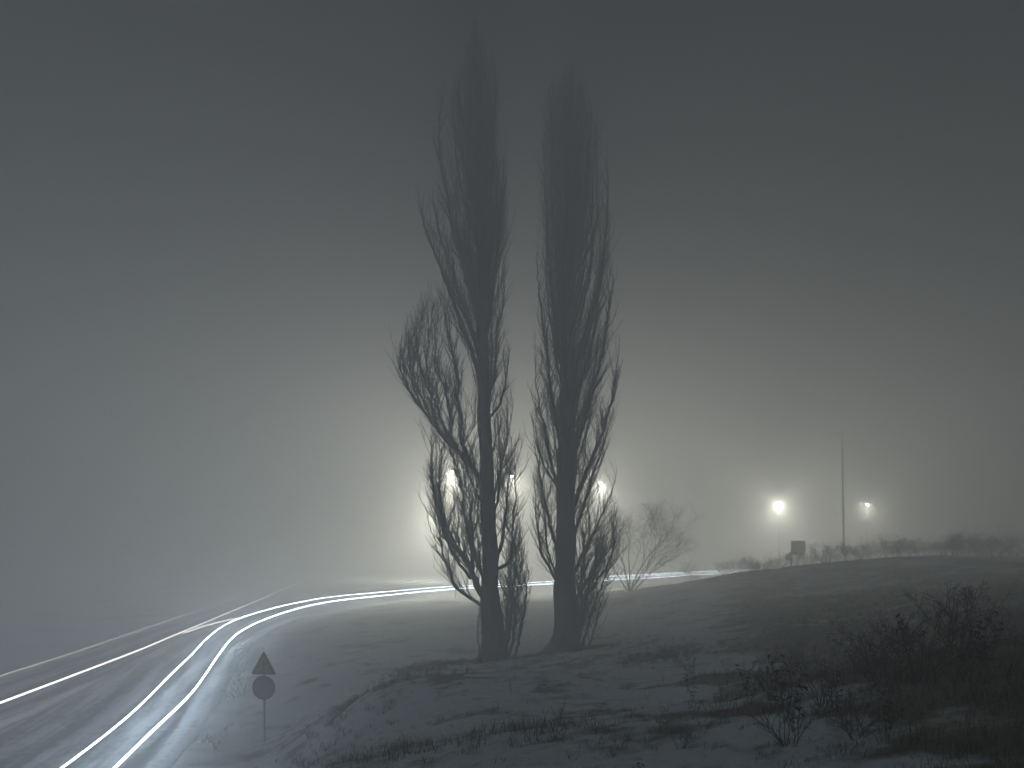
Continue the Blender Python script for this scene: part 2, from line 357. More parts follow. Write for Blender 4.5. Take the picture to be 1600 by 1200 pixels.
def clods():                                 # lumps and streaks of thrown-up snow on the verge
    r = np.random.default_rng(77); N = 2200
    s_ = r.uniform(0, 62, N)*1.0; lane = r.choice([-3.8, -4.05, -4.4], N, p=[.45, .35, .2])
    keep = vnoise(s_, lane*3, 3.0, 41) > 0.36; s_, lane = s_[keep], lane[keep]; n_ = len(s_)
    d = lane+r.normal(0, .10, n_)
    i = np.clip(s_.astype(int)+8, 0, len(road_mid)-2); T = road_mid[i+1]-road_mid[i]; T /= np.linalg.norm(T, axis=1, keepdims=True)
    P = road_mid[i]+T*(s_ % 1.0)[:, None]+np.c_[-T[:, 1], T[:, 0]]*d[:, None]
    L = r.uniform(.06, .55, n_)**1.3; Wd = L*r.uniform(.12, .3, n_); H = r.uniform(.01, .045, n_); z = ground_z(P[:, 0], P[:, 1])
    V = []; a = np.arange(7)*2*np.pi/7
    for rad_, h_ in ((1.0, -.4), (.8, .45), (.4, .9)):
        j = 1+r.normal(0, .16, (n_, 7)); u = np.cos(a)[None]*L[:, None]*rad_*j; v = np.sin(a)[None]*Wd[:, None]*rad_*j
        V.append(np.stack([P[:, :1]+T[:, :1]*u-T[:, 1:]*v, P[:, 1:]+T[:, 1:]*u+T[:, :1]*v, (z+H*h_)[:, None]+0*u], -1))
    V = np.concatenate([np.concatenate(V, 1), np.c_[P, z+H][:, None]], 1)
    F_ = []
    for k in range(2):
        for q in range(7):
            q2 = (q+1) % 7; F_ += [(k*7+q, k*7+q2, k*7+7+q2), (k*7+q, k*7+7+q2, k*7+7+q)]
    F_ += [(14+q, 14+(q+1) % 7, 21) for q in range(7)]
    Fc = (np.array(F_)[None]+(np.arange(n_)*22)[:, None, None]).reshape(-1, 3)
    tag(link('snow_clods', mesh_np('snow_clods', V.reshape(-1, 3), Fc), M_snow), 'clods and streaks of ploughed snow along the near road edge', 'snow clods', kind='stuff')
clods()

# ---------------------------------------------------------------- light trails: thin rods of headlight at lamp height over the lanes
def tube_path(name, P, z, r, m, label, group):
    n_ = len(P); rr = np.full(n_, 1.0)*r
    if np.ndim(z) == 0: z = np.full(n_, z)
    return tag(tube_obj(name, [(np.c_[P, z], rr)], 6, m), label, 'light trail', group)
def seg(P, y0, y1): return P[(P[:, 1] >= y0) & (P[:, 1] <= y1)]
G_T = 'light trails left along the road by passing vehicles'
s1 = seg(trail1, -12, 190); s2 = seg(trail2, -12, 190)
def flick(n_, sd_):
    q = np.arange(n_)*0.5; return 0.78+0.3*vnoise(q, q*0, 5.0, 60+sd_)+0.18*vnoise(q, q*0, 1.2, 70+sd_)
def rad(P, a, b): return a+(b-a)*np.clip((P[:, 1]-30)/110, 0, 1)
tube_path('light_trail', s1, 0.65+0.02*np.sin(np.arange(len(s1))*0.11), rad(s1, 0.032, 0.065)*flick(len(s1), 1), M_trail, 'brightest white light trail, the one nearer the roadside sign, sweeping round the bend', G_T)
tube_path('light_trail', s2, 0.65+0.02*np.sin(np.arange(len(s2))*0.13+1), rad(s2, 0.025, 0.042)*flick(len(s2), 2), M_trail, 'white light trail on the far side of the lane, running parallel round the bend', G_T)
s4 = seg(offset(trail2, 1.2), 118, 190); s4 = s4[s4[:, 0] > 16]
tube_path('light_trail', s4, 0.85, 0.08, M_trail, 'short thick light trail just behind the small bare tree, ending at the hillside', G_T)
s3 = seg(trail3, -12, 177)
tube_path('light_trail', s3, 0.65, 0.026+0.02*np.clip(1-s3[:, 1]/90, 0, 1), M_trail_warm, 'thin warm cream light trail going straight off up the side road', G_T)
sb = spline([(-21.3, 52), (-21.7, 57), (-21.5, 62.5)], 0.5)
tube_path('light_trail', sb, 0.62, 0.03, M_trail_warm, 'very short cream light trail forking off towards the main road', G_T)
s5 = seg(offset(trail3, 3.1), -12, 118)
tube_path('light_trail', s5, 0.65, 0.03, M_trail_dim, 'faint thin light trail in the outer lane of the side road', G_T)

# ---------------------------------------------------------------- street lamps
def lamp_proto():
    t = empty('street_lamp')
    H = 1.0
    return t
LAMPS = [  # px, py, distance, power factor, arm direction, label
    (706, 740, 88, 1.2, R(100), 'street lamp glaring through the left edge of the left poplar'),
    (688, 794, 138, 6.0, R(95), 'lowest and haziest of the lamps behind the left poplar, among its low left boughs'),
    (800, 745, 96, 1.15, R(80), 'street lamp glaring in the gap between the two poplars'),
    (938, 756, 104, 1.2, R(100), 'street lamp shining at the right edge of the right poplar'),
    (1217, 786, 122, 0.8, R(110), 'visible street lamp with an added one behind it, above and left of the square board'),
    (1216, 789, 185, 6, R(110), 'added far street lamp that widens the halo of the one before it, above the square board'),  # added behind the visible lamp only to broaden its glow
    (1355, 789, 112, 0.4, R(110), 'rightmost street lamp, a small sharp point beyond the tall pole')]
for px, py, Y, pw, az, lab in LAMPS:
    x, y, zt = at(px, py, Y)
    ax, ay = math.cos(az), math.sin(az)
    bx, by = x-1.6*ax, y+1.6*abs(ay)*1.0
    zb = gz(bx, by)
    t = tag(empty('street_lamp', (bx, by, zb)), lab, 'street lamp', 'street lamps along the road')
    H = zt-zb+0.25; dx, dy = x-bx, y-by
    zz = np.linspace(-0.3, H-0.9, 8)
    tube_obj('pole', [(np.c_[zz*0, zz*0, zz], np.linspace(0.08, 0.045, 8))], 10, M_lamp, t)
    u = np.linspace(0, 1, 8)
    tube_obj('arm', [(np.c_[dx*0.8*(1-np.cos(u*1.57)), dy*0.8*(1-np.cos(u*1.57)), H-0.9+0.95*np.sin(u*1.57)], np.linspace(0.055, 0.035, 8))], 8, M_lamp, t)
    ang = math.atan2(dy, dx)
    hd = bm_mesh('lamp_head', lambda bm: add_box(bm, 0, 0, 0, 0.75, 0.32, 0.16, 0.05), M_steel, t, (dx, dy, H)); hd.rotation_euler = (0, 0, ang)
    def bowl(bm):
        import bmesh
        from mathutils import Matrix
        bmesh.ops.create_uvsphere(bm, u_segments=12, v_segments=8, radius=1, matrix=Matrix.Diagonal((0.32, 0.19, 0.17, 1)))
    ln = bm_mesh('lens', bowl, M_lens if pw < 3 else M_lens_dim, hd, (0.02, 0, -0.13), True)
    ld = bpy.data.lights.new('lamp_light', 'SPOT'); ld.energy = LAMP_W*pw; ld.spot_size = R(179); ld.spot_blend = 1.0
    ld.color = (1.0, 0.985, 0.81); ld.shadow_soft_size = 0.12
    lo = bpy.data.objects.new('lamp_light', ld); C.objects.link(lo); lo.parent = t; lo.location = (dx, dy, H-0.36)
    pd = bpy.data.lights.new('lamp_upper_light', 'POINT'); pd.energy = LAMP_W*pw*(0.8 if px > 1000 else 0.35); pd.color = ld.color; pd.shadow_soft_size = 0.12
    po = bpy.data.objects.new('lamp_upper_light', pd); C.objects.link(po); po.parent = t; po.location = (dx, dy, H-0.5)

# ---------------------------------------------------------------- poplars
def in_poly(x, z, poly):
    c = False; j = len(poly)-1
    for i in range(len(poly)):
        xi, zi = poly[i]; xj, zj = poly[j]
        if (zi > z) != (zj > z) and x < (xj-xi)*(z-zi)/(zj-zi)+xi: c = not c
        j = i
    return c

class Tree:
    def __init__(s, px0, py0, Y, trunk, table, limbs, seed, polys=(), n_l1=120, l2=0.27, l3=0.13, starts=None):
        s.rng = random.Random(seed); s.sc = F/Y; s.px0, s.py0 = px0, py0
        loc = at(px0, py0, Y); s.loc = (loc[0], loc[1], gz(loc[0], loc[1])); s.dz = loc[2]-s.loc[2]
        s.trunk = [((a-px0)/s.sc, (py0-b)/s.sc+s.dz, c/s.sc) for a, b, c in trunk]
        s.tz = [q[1] for q in s.trunk]; s.tx = [q[0] for q in s.trunk]; s.tr = [q[2] for q in s.trunk]
        tb = sorted([((py0-b)/s.sc+s.dz, (l-px0)/s.sc, (r-px0)/s.sc) for b, l, r in table])
        s.ez = [q[0] for q in tb]; s.el = [q[1] for q in tb]; s.er = [q[2] for q in tb]
        s.polys = [[((a-px0)/s.sc, (py0-b)/s.sc+s.dz) for a, b in P] for P in polys]
        s.limbs = limbs; s.n1 = n_l1; s.d2 = l2; s.d3 = l3; s.starts = starts
        s.L1, s.L2, s.L3, s.limb_polys = [], [], [], []
    def cx(s, z): return float(np.interp(z, s.tz, s.tx))
    def cyw(s, z): return 0.05*math.sin(z*0.5)
    def env(s, z): return float(np.interp(z, s.ez, s.el)), float(np.interp(z, s.ez, s.er))
    def inside(s, x, y, z, k=1.06):
        if z > s.ez[-1]+0.5: return False
        k *= (0.80+0.42*s.rag(z, math.atan2(y, x)) if z > 9.5 else 1.0+0.25*s.rag(z, math.atan2(y, x)))
        if z >= s.ez[0]:
            l, r = s.env(z); c = (l+r)/2; w = max((r-l)/2, 0.05)*k; d = max(min(w*1.15, 1.9), 0.12)
            if ((x-c)/w)**2+(y/d)**2 < 1: return True
        for P in s.polys:
            if abs(y) < 1.3 and in_poly(x, z, P): return True
        return False
    def rag(s, z, az):
        q = int((az+3.1416)/6.2832*11)*7.31; u = z/1.7+q; i = math.floor(u); f = u-i; f = f*f*(3-2*f)
        h = lambda n_: (math.sin(n_*127.1+q*3.7)*43758.5453) % 1.0
        return h(i)*(1-f)+h(i+1)*f
    def grow(s, p, d, length, n, up, wig, r0, r1):
        rg = s.rng; P = [p]; st = length/(n-1)
        dx, dy, dz = d
        for i in range(n-1):
            dx += rg.gauss(0, wig); dy += rg.gauss(0, wig); dz += up+rg.gauss(0, wig*0.5)
            L = math.sqrt(dx*dx+dy*dy+dz*dz); dx, dy, dz = dx/L, dy/L, dz/L
            q = P[-1]; P.append((q[0]+dx*st, q[1]+dy*st, q[2]+dz*st))
        return np.array(P), np.linspace(r0, r1, n)
    def children(s, P, r, level, dens, lo=0.12, boost=1.0):
        rg = s.rng; segs = np.linalg.norm(np.diff(P, axis=0), axis=1); tot = segs.sum(); cum = np.r_[0, np.cumsum(segs)]
        k = max(1, int(tot*(1-lo)/dens+rg.random()))
        for i in range(k):
            u = tot*(lo+(1-lo)*(i+rg.random())/k); j = min(int(np.searchsorted(cum, u)), len(P)-1); j = max(j, 1)
            f = (u-cum[j-1])/max(segs[j-1], 1e-6); p = P[j-1]*(1-f)+P[j]*f
            T = (P[j]-P[j-1])/max(segs[j-1], 1e-6)
            az = rg.random()*2*math.pi; hi = min(1.0, max(0.0, (float(p[2])-7)/9)); spread = math.tan(R(rg.uniform(16-7*hi, 46-16*hi)))
            d = T+np.array([math.cos(az)*spread, math.sin(az)*spread, rg.uniform(0, 0.2)]); d /= np.linalg.norm(d)
            rr = float(np.interp(u, cum, r))
            if level == 2:
                L = rg.uniform(0.7, 2.3)*min(1.15, boost+0.45)*(1-0.4*u/tot); b0 = min(rr*0.6, 0.022); pts = 7
                C_, rc = s.grow(tuple(p), tuple(d), L, pts, 0.14, 0.13, b0, 0.0055)
            else:
                L = rg.uniform(0.3, 1.15)*(1-0.3*u/tot)*(1-0.35*hi); pts = 4
                C_, rc = s.grow(tuple(p), tuple(d), L, pts, 0.16, 0.15, max(min(rr*0.7, 0.009), 0.006-0.0008*hi), 0.0045-0.0008*hi)
            e = C_[-1]
            if not s.inside(*e, 1.08):
                m_ = C_[len(C_)//2]
                if not s.inside(*m_, 1.08) or rg.random() < 0.6: continue
            if level == 2:
                s.L2.append((C_, rc)); s.children(C_, rc, 3, s.d3*(0.85+1.1*min(1.0, max(0.0, (C_[0][2]-9)/9))), 0.1)
            else: s.L3.append((C_, rc))
    def build(s, label):
        rg = s.rng; z0, z1 = s.tz[0], s.tz[-1]
        t = tag(empty('poplar_tree', s.loc), label, 'tree', 'pair of tall bare poplars')
        zz = np.linspace(-0.6, z1, 90); sides = 18
        X = np.interp(zz, s.tz, s.tx); rr = np.interp(zz, s.tz, s.tr); P = np.c_[X+0.03*np.sin(zz*1.7), [s.cyw(q) for q in zz], zz]
        V, Q_ = tubes([(P, rr)], sides)
        V = V.reshape(len(zz), sides, 3); a = np.arange(sides)
        for i in range(len(zz)):
            fl = 0.55*math.exp(-max(zz[i]-s.dz, 0)/0.55)
            ph = 0.3*math.sin(zz[i]*0.35)
            k = 1+fl*(0.6+0.5*np.sin(a*2*np.pi/sides*5+1+ph))+0.055*np.sin(a*2*np.pi/sides*4+zz[i]*0.9)+0.05*np.sin(a*7+zz[i]*2.3)+RNG.normal(0, 0.018, sides)
            V[i] = P[i]+(V[i]-P[i])*k[:, None]
        link('trunk', mesh_np('trunk', V.reshape(-1, 3), Q_), M_bark, t)
        # limbs drawn from the photograph
        for pts, r0, r1, boost, dens in s.limbs:
            L = [((a-s.px0)/s.sc, yy, (s.py0-b)/s.sc+s.dz) for a, b, yy in pts]
            Pl = spline(L, 0.18); Pl[1:-1] += np.array([[rg.gauss(0, 0.022), rg.gauss(0, 0.022), 0] for _ in range(len(Pl)-2)])
            rl = np.linspace(r0/s.sc, r1/s.sc, len(Pl))
            tube_obj('limb', [(Pl, rl)], 8, M_bark, t)
            s.children(Pl, rl, 2, s.d2*dens, 0.10, boost)
        # steep branches off the trunk
        for k in range(s.n1):
            zs = float(np.interp(rg.random(), s.starts[0], s.starts[1])); zs = (s.py0-zs)/s.sc+s.dz
            zs = min(max(zs, 0.8), z1*0.97)
            ln = min(rg.uniform(2.6, 7.2), (s.ez[-1]-zs)*rg.uniform(0.62, 1.0)); ln = max(ln, 0.8)
            az = rg.random()*2*math.pi; u = math.sqrt(rg.uniform(0.02, 1.0))*(0.78+0.36*s.rag(zs, az-3.1416 if az > 3.1416 else az)); pw = rg.uniform(1.5, 2.6); ph = rg.random()*6
            nP = 16; P = []; c0 = s.cx(zs)
            rad0 = float(np.interp(zs, s.tz, s.tr))*0.7
            wx = wy = 0
            for i in range(nP):
                q = i/(nP-1); z = zs+ln*(q**0.95); l, r = s.env(z); c = s.cx(z)
                half = (r-c) if math.cos(az) > 0 else (c-l)
                half = max(half, 0.12); dep = min((r-l)/2*1.15, 1.9)
                e = (1-(1-q)**pw)*u
                wx += rg.gauss(0, 0.022); wy += rg.gauss(0, 0.022)
                P.append((c+math.cos(az)*max(half*e, rad0 if i < 2 else 0)+wx*min(1, 2*q), s.cyw(z)+math.sin(az)*max(dep*e, rad0*0.8 if i < 2 else 0)+wy*min(1, 2*q), z))
            P = np.array(P); tr = float(np.interp(zs, s.tz, s.tr))
            r0 = min(0.0135*ln*rg.uniform(0.7, 1.25), max(tr*0.6, 0.02)); rl = np.linspace(r0, 0.005, nP)
            if k < 40 and ln > 4: tube_obj('limb', [(P, rl)], 6, M_bark, t)
            else: s.L1.append((P, rl))
            s.children(P, rl, 2, s.d2, 0.18)
        VV, QQ, o = [], [], 0
        for L, sd_ in ((s.L1, 5), (s.L2, 4), (s.L3, 3)):
            if not L: continue
            V, Q_ = tubes(L, sd_); VV.append(V); QQ.append(Q_+o); o += len(V)
        cr = link('crown', mesh_np('crown', np.concatenate(VV), np.concatenate(QQ)), M_twig, t); cr['kind'] = 'stuff'
        print('tree', len(s.L1), len(s.L2), len(s.L3), 'quads', sum(len(q) for q in QQ))
        return t

left_limbs = [  # (px, py, depth m)..., radius px at both ends, child length, spacing
    ([(762, 770, 0), (748, 744, -.1), (724, 714, -.3), (700, 690, -.5), (672, 655, -.7), (648, 625, -.8), (633, 598, -.8), (627, 572, -.8)], 5.0, 0.7, .8, .55),
    ([(662, 640, -.7), (648, 605, -.5), (642, 575, -.3), (640, 545, -.2), (655, 510, -.2), (668, 480, -.2)], 1.6, .4, .8, .5),
    ([(700, 690, -.5), (690, 655, -.4), (672, 610, -.4), (668, 570, -.4), (672, 530, -.4), (678, 480, -.3)], 2.0, .4, .8, .5),
    ([(735, 724, -.2), (728, 706, 0), (718, 680, .2), (720, 655, .3), (714, 620, .3), (716, 590, .3), (706, 545, .2), (696, 505, .2), (688, 470, .2)], 3.4, 0.5, .8, .55),
    ([(716, 706, -.4), (706, 680, -.2), (704, 650, 0), (695, 610, .2), (683, 570, .3), (678, 530, .3), (683, 490, .3)], 2.3, 0.4, .8, .55),
    ([(695, 684, -.6), (682, 660, -.9), (676, 625, -1.0), (662, 590, -1), (656, 550, -1), (662, 515, -.9)], 2.0, 0.4, .8, .55),
    ([(676, 660, -.7), (664, 632, -.4), (650, 600, -.2), (645, 565, -.1), (650, 530, 0)], 1.6, 0.4, .8, .55),
    ([(655, 634, -.8), (642, 615, -1.1), (636, 590, -1.2), (636, 560, -1.2), (642, 530, -1.1)], 1.5, 0.4, .8, .55),
    ([(768, 948, 0), (752, 925, -.1), (742, 905, -.2), (735, 885, -.3), (720, 865, -.4), (700, 838, -.6), (690, 800, -.7), (680, 755, -.8), (678, 715, -.8)], 6.0, 0.6, .85, .5),
    ([(762, 952, .1), (745, 942, .2), (727, 930, .3), (708, 915, .4), (704, 897, .4), (692, 870, .5), (682, 830, .5), (676, 790, .5)], 3.0, 0.5, .85, .5),
    ([(735, 905, .4), (716, 880, .6), (697, 845, .7), (683, 805, .7), (674, 765, .7), (671, 725, .6), (675, 690, .5)], 2.6, 0.5, .85, .5),
    ([(722, 868, -.5), (704, 830, -1.0), (694, 790, -1.1), (690, 750, -1.1), (694, 712, -1.0), (700, 680, -.9)], 2.4, 0.5, .85, .5),
    ([(738, 893, -.3), (737, 860, 0), (728, 820, .2), (722, 775, .3), (716, 735, .3), (700, 700, .3)], 3.4, 0.5, .85, .5),
    ([(764, 930, -.1), (748, 880, -.6), (740, 845, -.8), (738, 800, -.9), (728, 760, -.9), (724, 720, -.9)], 3.0, 0.5, .85, .5),
    ([(762, 850, 0), (750, 828, .3), (746, 800, .5), (747, 770, .5), (738, 735, .5)], 2.2, 0.5, .7, .8),
    ([(776, 889, 0), (788, 884, -.1), (797, 874, -.2), (799, 852, -.2), (801, 815, -.2), (806, 775, -.2), (803, 740, -.2)], 3.0, 0.5, .6, .8),
    ([(774, 885, 0), (783, 850, .3), (790, 800, .5), (793, 760, .5), (798, 715, .5), (800, 680, .5)], 3.2, 0.5, .7, .8),
    ([(772, 800, 0), (780, 770, -.4), (783, 735, -.6), (790, 700, -.6), (792, 665, -.6)], 2.0, 0.4, .7, .9),
    ([(758, 657, 0), (770, 646, -.1), (781, 632, -.2), (789, 608, -.2), (794, 575, -.2), (795, 545, -.2)], 2.4, 0.4, .5, .8),
    ([(758, 640, 0), (765, 612, .2), (773, 580, .3), (774, 535, .4), (783, 485, .4), (790, 440, .4)], 3.0, 0.5, .6, .8),
    ([(757, 640, 0), (748, 600, -.3), (742, 570, -.4), (735, 530, -.5)], 2.4, 0.5, .6, .8),
    ([(752, 590, 0), (735, 545, -.2), (717, 495, -.3), (700, 450, -.5), (682, 405, -.5), (664, 355, -.5), (656, 310, -.5)], 4.0, 0.5, .6, .6),
    ([(750, 560, 0), (732, 500, .4), (712, 440, .6), (700, 400, .6), (683, 350, .6), (675, 300, .6)], 4.0, 0.5, .6, .6),
    ([(748, 500, 0), (728, 430, 0), (710, 370, -.1), (700, 310, -.2), (688, 250, -.2), (688, 190, -.2), (695, 130, -.2)], 4.0, 0.4, .6, .6),
    ([(750, 470, 0), (765, 410, .3), (778, 350, .3), (785, 290, .3), (786, 235, .3)], 3.6, 0.4, .55, .7),
    ([(747, 430, 0), (756, 340, -.3), (766, 250, -.4), (774, 180, -.4), (772, 120, -.3), (768, 92, -.3)], 4.0, 0.4, .6, .65),
    # suckers from the root collar
    ([(786, 1026, -.3), (792, 985, -.3), (795, 940, -.3), (797, 900, -.3), (800, 860, -.3)], 3.4, 0.5, .55, .55),
    ([(796, 1027, .1), (803, 985, .1), (806, 940, .2), (812, 900, .2), (816, 855, .2)], 2.6, 0.5, .55, .55),
    ([(804, 1026, -.2), (813, 990, -.2), (820, 950, -.2), (824, 915, -.2), (826, 890, -.2)], 2.2, 0.5, .5, .55),
    ([(790, 1027, .4), (797, 980, .5), (800, 930, .5), (806, 880, .5), (806, 830, .5)], 2.4, 0.5, .55, .55),
    ([(748, 1028, .2), (747, 1000, .2), (746, 975, .3), (749, 950, .3)], 1.4, 0.4, .4, .7)]
poly_lobe = [(750, 750), (698, 718), (650, 665), (620, 618), (614, 570), (626, 525), (645, 492), (664, 462), (682, 440), (702, 462), (716, 515), (726, 570), (730, 640), (747, 710)]
poly_bot = [(775, 1030), (775, 960), (780, 900), (790, 840), (812, 838), (826, 870), (832, 920), (826, 980), (812, 1030)]
poly_up = [(735, 560), (700, 480), (676, 400), (652, 330), (650, 295), (660, 282), (676, 300), (700, 380), (740, 480)]
poly_s1 = [(690, 330), (676, 260), (676, 190), (684, 140), (694, 118), (706, 150), (716, 220), (720, 300)]
poly_s2 = [(757, 260), (757, 180), (760, 110), (769, 84), (780, 112), (782, 180), (778, 250)]
poly_s3 = [(770, 430), (775, 340), (779, 260), (787, 224), (795, 260), (799, 350), (798, 430)]
poly_bl = [(748, 1030), (742, 975), (748, 940), (760, 960), (760, 1030)]
left_tree = Tree(770, 1032, 33,
    [(772, 1040, 19), (770, 1010, 17.5), (768, 960, 15.5), (766, 920, 14), (765, 860, 12), (763, 800, 11.5), (760, 740, 10.5), (757, 650, 10), (755, 560, 9), (752, 460, 7), (749, 350, 5), (745, 250, 3.6), (742, 150, 2.4), (740, 80, 1.2), (740, 42, .5)],
    [(955, 752, 782), (935, 735, 782), (915, 706, 795), (850, 686, 812), (800, 674, 812), (740, 668, 812), (700, 688, 815), (672, 728, 812), (650, 738, 802), (600, 738, 798), (560, 728, 797), (500, 710, 796), (450, 692, 796), (400, 680, 797), (350, 672, 796), (300, 682, 790), (260, 686, 782), (200, 692, 776), (150, 703, 772), (120, 714, 769), (90, 724, 760), (60, 733, 750), (38, 738, 744)],
    left_limbs, 11, [poly_lobe, poly_bot, poly_up, poly_bl, poly_s1, poly_s2, poly_s3], n_l1=96, starts=([0, .05, .11, .3, .75, 1], [900, 760, 640, 520, 290, 120]))
left_tree.build('left-hand tall bare poplar with a separate leaning lobe of branches on its left')

right_limbs = [
    ([(872, 915, 0), (858, 885, -.1), (847, 868, -.1), (843, 845, -.1), (838, 805, -.1), (836, 765, -.1)], 2.8, 0.4, .5, .8),
    ([(872, 905, .1), (862, 880, .4), (855, 850, .6), (850, 800, .6), (842, 760, .6)], 2.2, 0.4, .5, .8),
    ([(872, 865, 0), (858, 820, -.4), (848, 775, -.5), (840, 730, -.5), (833, 690, -.5)], 3.0, 0.5, .6, .75),
    ([(875, 780, 0), (862, 720, .3), (850, 660, .4), (840, 610, .4), (836, 560, .4)], 3.0, 0.5, .6, .7),
    ([(878, 700, 0), (862, 620, -.2), (852, 540, -.4), (842, 470, -.4), (838, 400, -.4)], 3.4, 0.5, .6, .7),
    ([(882, 600, 0), (868, 500, .2), (858, 400, .3), (853, 300, .3), (852, 200, .3)], 3.8, 0.4, .6, .65),
    ([(886, 500, 0), (876, 400, -.2), (868, 300, -.2), (862, 220, -.2), (858, 140, -.2)], 4.2, 0.4, .6, .65),
    ([(890, 470, 0), (905, 380, .2), (916, 300, .2), (918, 220, .2), (912, 150, .2)], 4.2, 0.4, .6, .65),
    ([(892, 610, 0), (912, 540, -.3), (930, 470, -.4), (942, 400, -.4), (948, 320, -.4), (946, 240, -.4)], 4.2, 0.5, .65, .6),
    ([(893, 720, 0), (915, 650, .3), (938, 570, .5), (952, 490, .5), (962, 420, .5)], 4.2, 0.5, .65, .6),
    ([(893, 800, 0), (915, 740, -.4), (938, 680, -.6), (955, 620, -.6), (964, 560, -.6)], 4.0, 0.5, .65, .6),
    ([(893, 850, 0), (910, 800, .4), (925, 750, .6), (942, 700, .6), (956, 660, .6)], 3.4, 0.5, .65, .6),
    ([(895, 900, 0), (918, 850, 0), (938, 810, 0), (950, 780, 0), (958, 760, 0)], 3.0, 0.5, .6, .6),
    ([(893, 960, -.2), (905, 925, -.4), (925, 890, -.5), (948, 860, -.6), (960, 820, -.6)], 3.0, 0.5, .65, .6),
    ([(895, 990, .2), (910, 950, .4), (932, 915, .6), (953, 880, .6), (964, 840, .6)], 3.0, 0.5, .65, .6),
    ([(900, 1012, -.3), (910, 970, -.3), (918, 920, -.3), (930, 870, -.3), (940, 830, -.3)], 3.4, 0.5, .65, .6),
    ([(910, 1012, .2), (920, 975, .2), (932, 940, .3), (944, 910, .3), (952, 880, .3)], 2.8, 0.5, .6, .5),
    ([(918, 1014, -.2), (926, 990, -.2), (933, 965, -.2), (938, 940, -.2)], 2.0, 0.5, .5, .5),
    ([(905, 1012, .5), (910, 960, .6), (913, 900, .6), (915, 850, .6), (920, 800, .6)], 3.2, 0.5, .65, .6)]
poly_rb = [(880, 1016), (885, 900), (900, 830), (955, 800), (972, 840), (970, 890), (955, 930), (946, 965), (942, 1016)]
poly_r1 = [(844, 300), (846, 220), (850, 160), (860, 118), (868, 160), (872, 230), (874, 300)]
poly_r2 = [(900, 260), (902, 180), (906, 130), (913, 110), (920, 140), (922, 200), (922, 260)]
poly_r3 = [(925, 330), (932, 260), (938, 215), (946, 225), (951, 290), (950, 350)]
right_tree = Tree(884, 1015, 34.5,
    [(884, 1024, 24), (884, 1000, 19), (884, 960, 17), (883, 900, 16), (884, 800, 15), (885, 700, 13.5), (886, 600, 11.5), (888, 500, 9), (889, 400, 6.5), (890, 300, 4.5), (891, 200, 2.8), (892, 140, 1.2), (892, 112, .5)],
    [(955, 872, 898), (920, 856, 950), (900, 848, 962), (850, 842, 968), (800, 836, 966), (770, 832, 944), (730, 830, 944), (700, 830, 952), (650, 832, 964), (600, 832, 968), (500, 836, 968), (400, 837, 966), (350, 839, 958), (300, 846, 940), (240, 851, 938), (200, 854, 932), (160, 862, 920), (130, 870, 912), (112, 882, 900)],
    right_limbs, 23, [poly_rb, poly_r1, poly_r2, poly_r3], n_l1=122, starts=([0, .07, .2, .8, 1], [930, 780, 640, 330, 160]))
right_tree.build('right-hand tall bare poplar, a dense even spindle with suckers round its foot')

# ---------------------------------------------------------------- spreading bare trees and shrubs
def free_branch(rg, p, d, L, r, level, out, maxlev, up=0.05, wig=0.16, split=(3, 5), spread=(20, 50)):
    n_ = 7 if level < maxlev else 4; P = [np.array(p, float)]; d = np.array(d, float); d /= np.linalg.norm(d); st = L/(n_-1)
    for i in range(n_-1):
        d = d+np.array([rg.gauss(0, wig), rg.gauss(0, wig), up+rg.gauss(0, wig*.6)]); d /= np.linalg.norm(d); P.append(P[-1]+d*st)
    P = np.array(P); r1 = max(r*0.35, 0.003); out.append((P, np.linspace(r, r1, n_), level))
    if level >= maxlev: return
    for k in range(rg.randint(*split)):
        f = rg.uniform(0.3, 1.0); j = min(int(f*(n_-1)), n_-2); q = P[j]+(P[j+1]-P[j])*(f*(n_-1)-j)
        T = P[j+1]-P[j]; T /= np.linalg.norm(T); az = rg.random()*6.283; s_ = math.tan(R(rg.uniform(*spread)))
        a = np.cross(T, (0.3, 0.5, 0.8)); a /= np.linalg.norm(a); b = np.cross(T, a)
        free_branch(rg, q, T+s_*(math.cos(az)*a+math.sin(az)*b), L*rg.uniform(0.45, 0.75)*(1.1-0.3*f), r*rg.uniform(0.4, 0.6), level+1, out, maxlev, up, wig, split, spread)

def bare_tree(x, y, stems, seed, label, group=None, maxlev=4, name='bare_tree', cat='tree', split=(4, 6), r=0.11):
    rg = random.Random(seed); t = tag(empty(name, (x, y, gz(x, y))), label, cat, group)
    out = []
    for (dx, dy, dz, L) in stems: free_branch(rg, (dx*0.15, dy*0.15, -0.15), (dx, dy, dz), L, r*rg.uniform(.7, 1), 0, out, maxlev, split=split)
    for P, rr, lv in out:
        if lv == 0: tube_obj('trunk', [(P, rr)], 8, M_brush, t)
    VV, QQ, o = [], [], 0
    for a, b, sd_ in ((1, 1, 6), (2, 2, 4), (3, 9, 3)):
        L = [(P, rr) for P, rr, lv in out if a <= lv <= b]
        if not L: continue
        V, Q_ = tubes(L, sd_); VV.append(V); QQ.append(Q_+o); o += len(V)
    link('crown', mesh_np('crown', np.concatenate(VV), np.concatenate(QQ)), M_brush, t)['kind'] = 'stuff'
    return t
x, y, _ = at(985, 925, 76)
bare_tree(x, y, [(-0.35, 0, 1, 5.6), (0.05, 0.2, 1, 6.0), (0.5, -.1, 1, 6.4), (0.85, .2, 0.9, 5.6), (-.75, .2, 1, 5.0), (.25, -.4, 1, 5.8), (-.15, .5, 1, 5.6)], 6, 'small spreading bare tree with several stems beside the bend, right of the poplars', maxlev=4, split=(4, 6), r=0.085)
x, y, _ = at(1075, 900, 82)
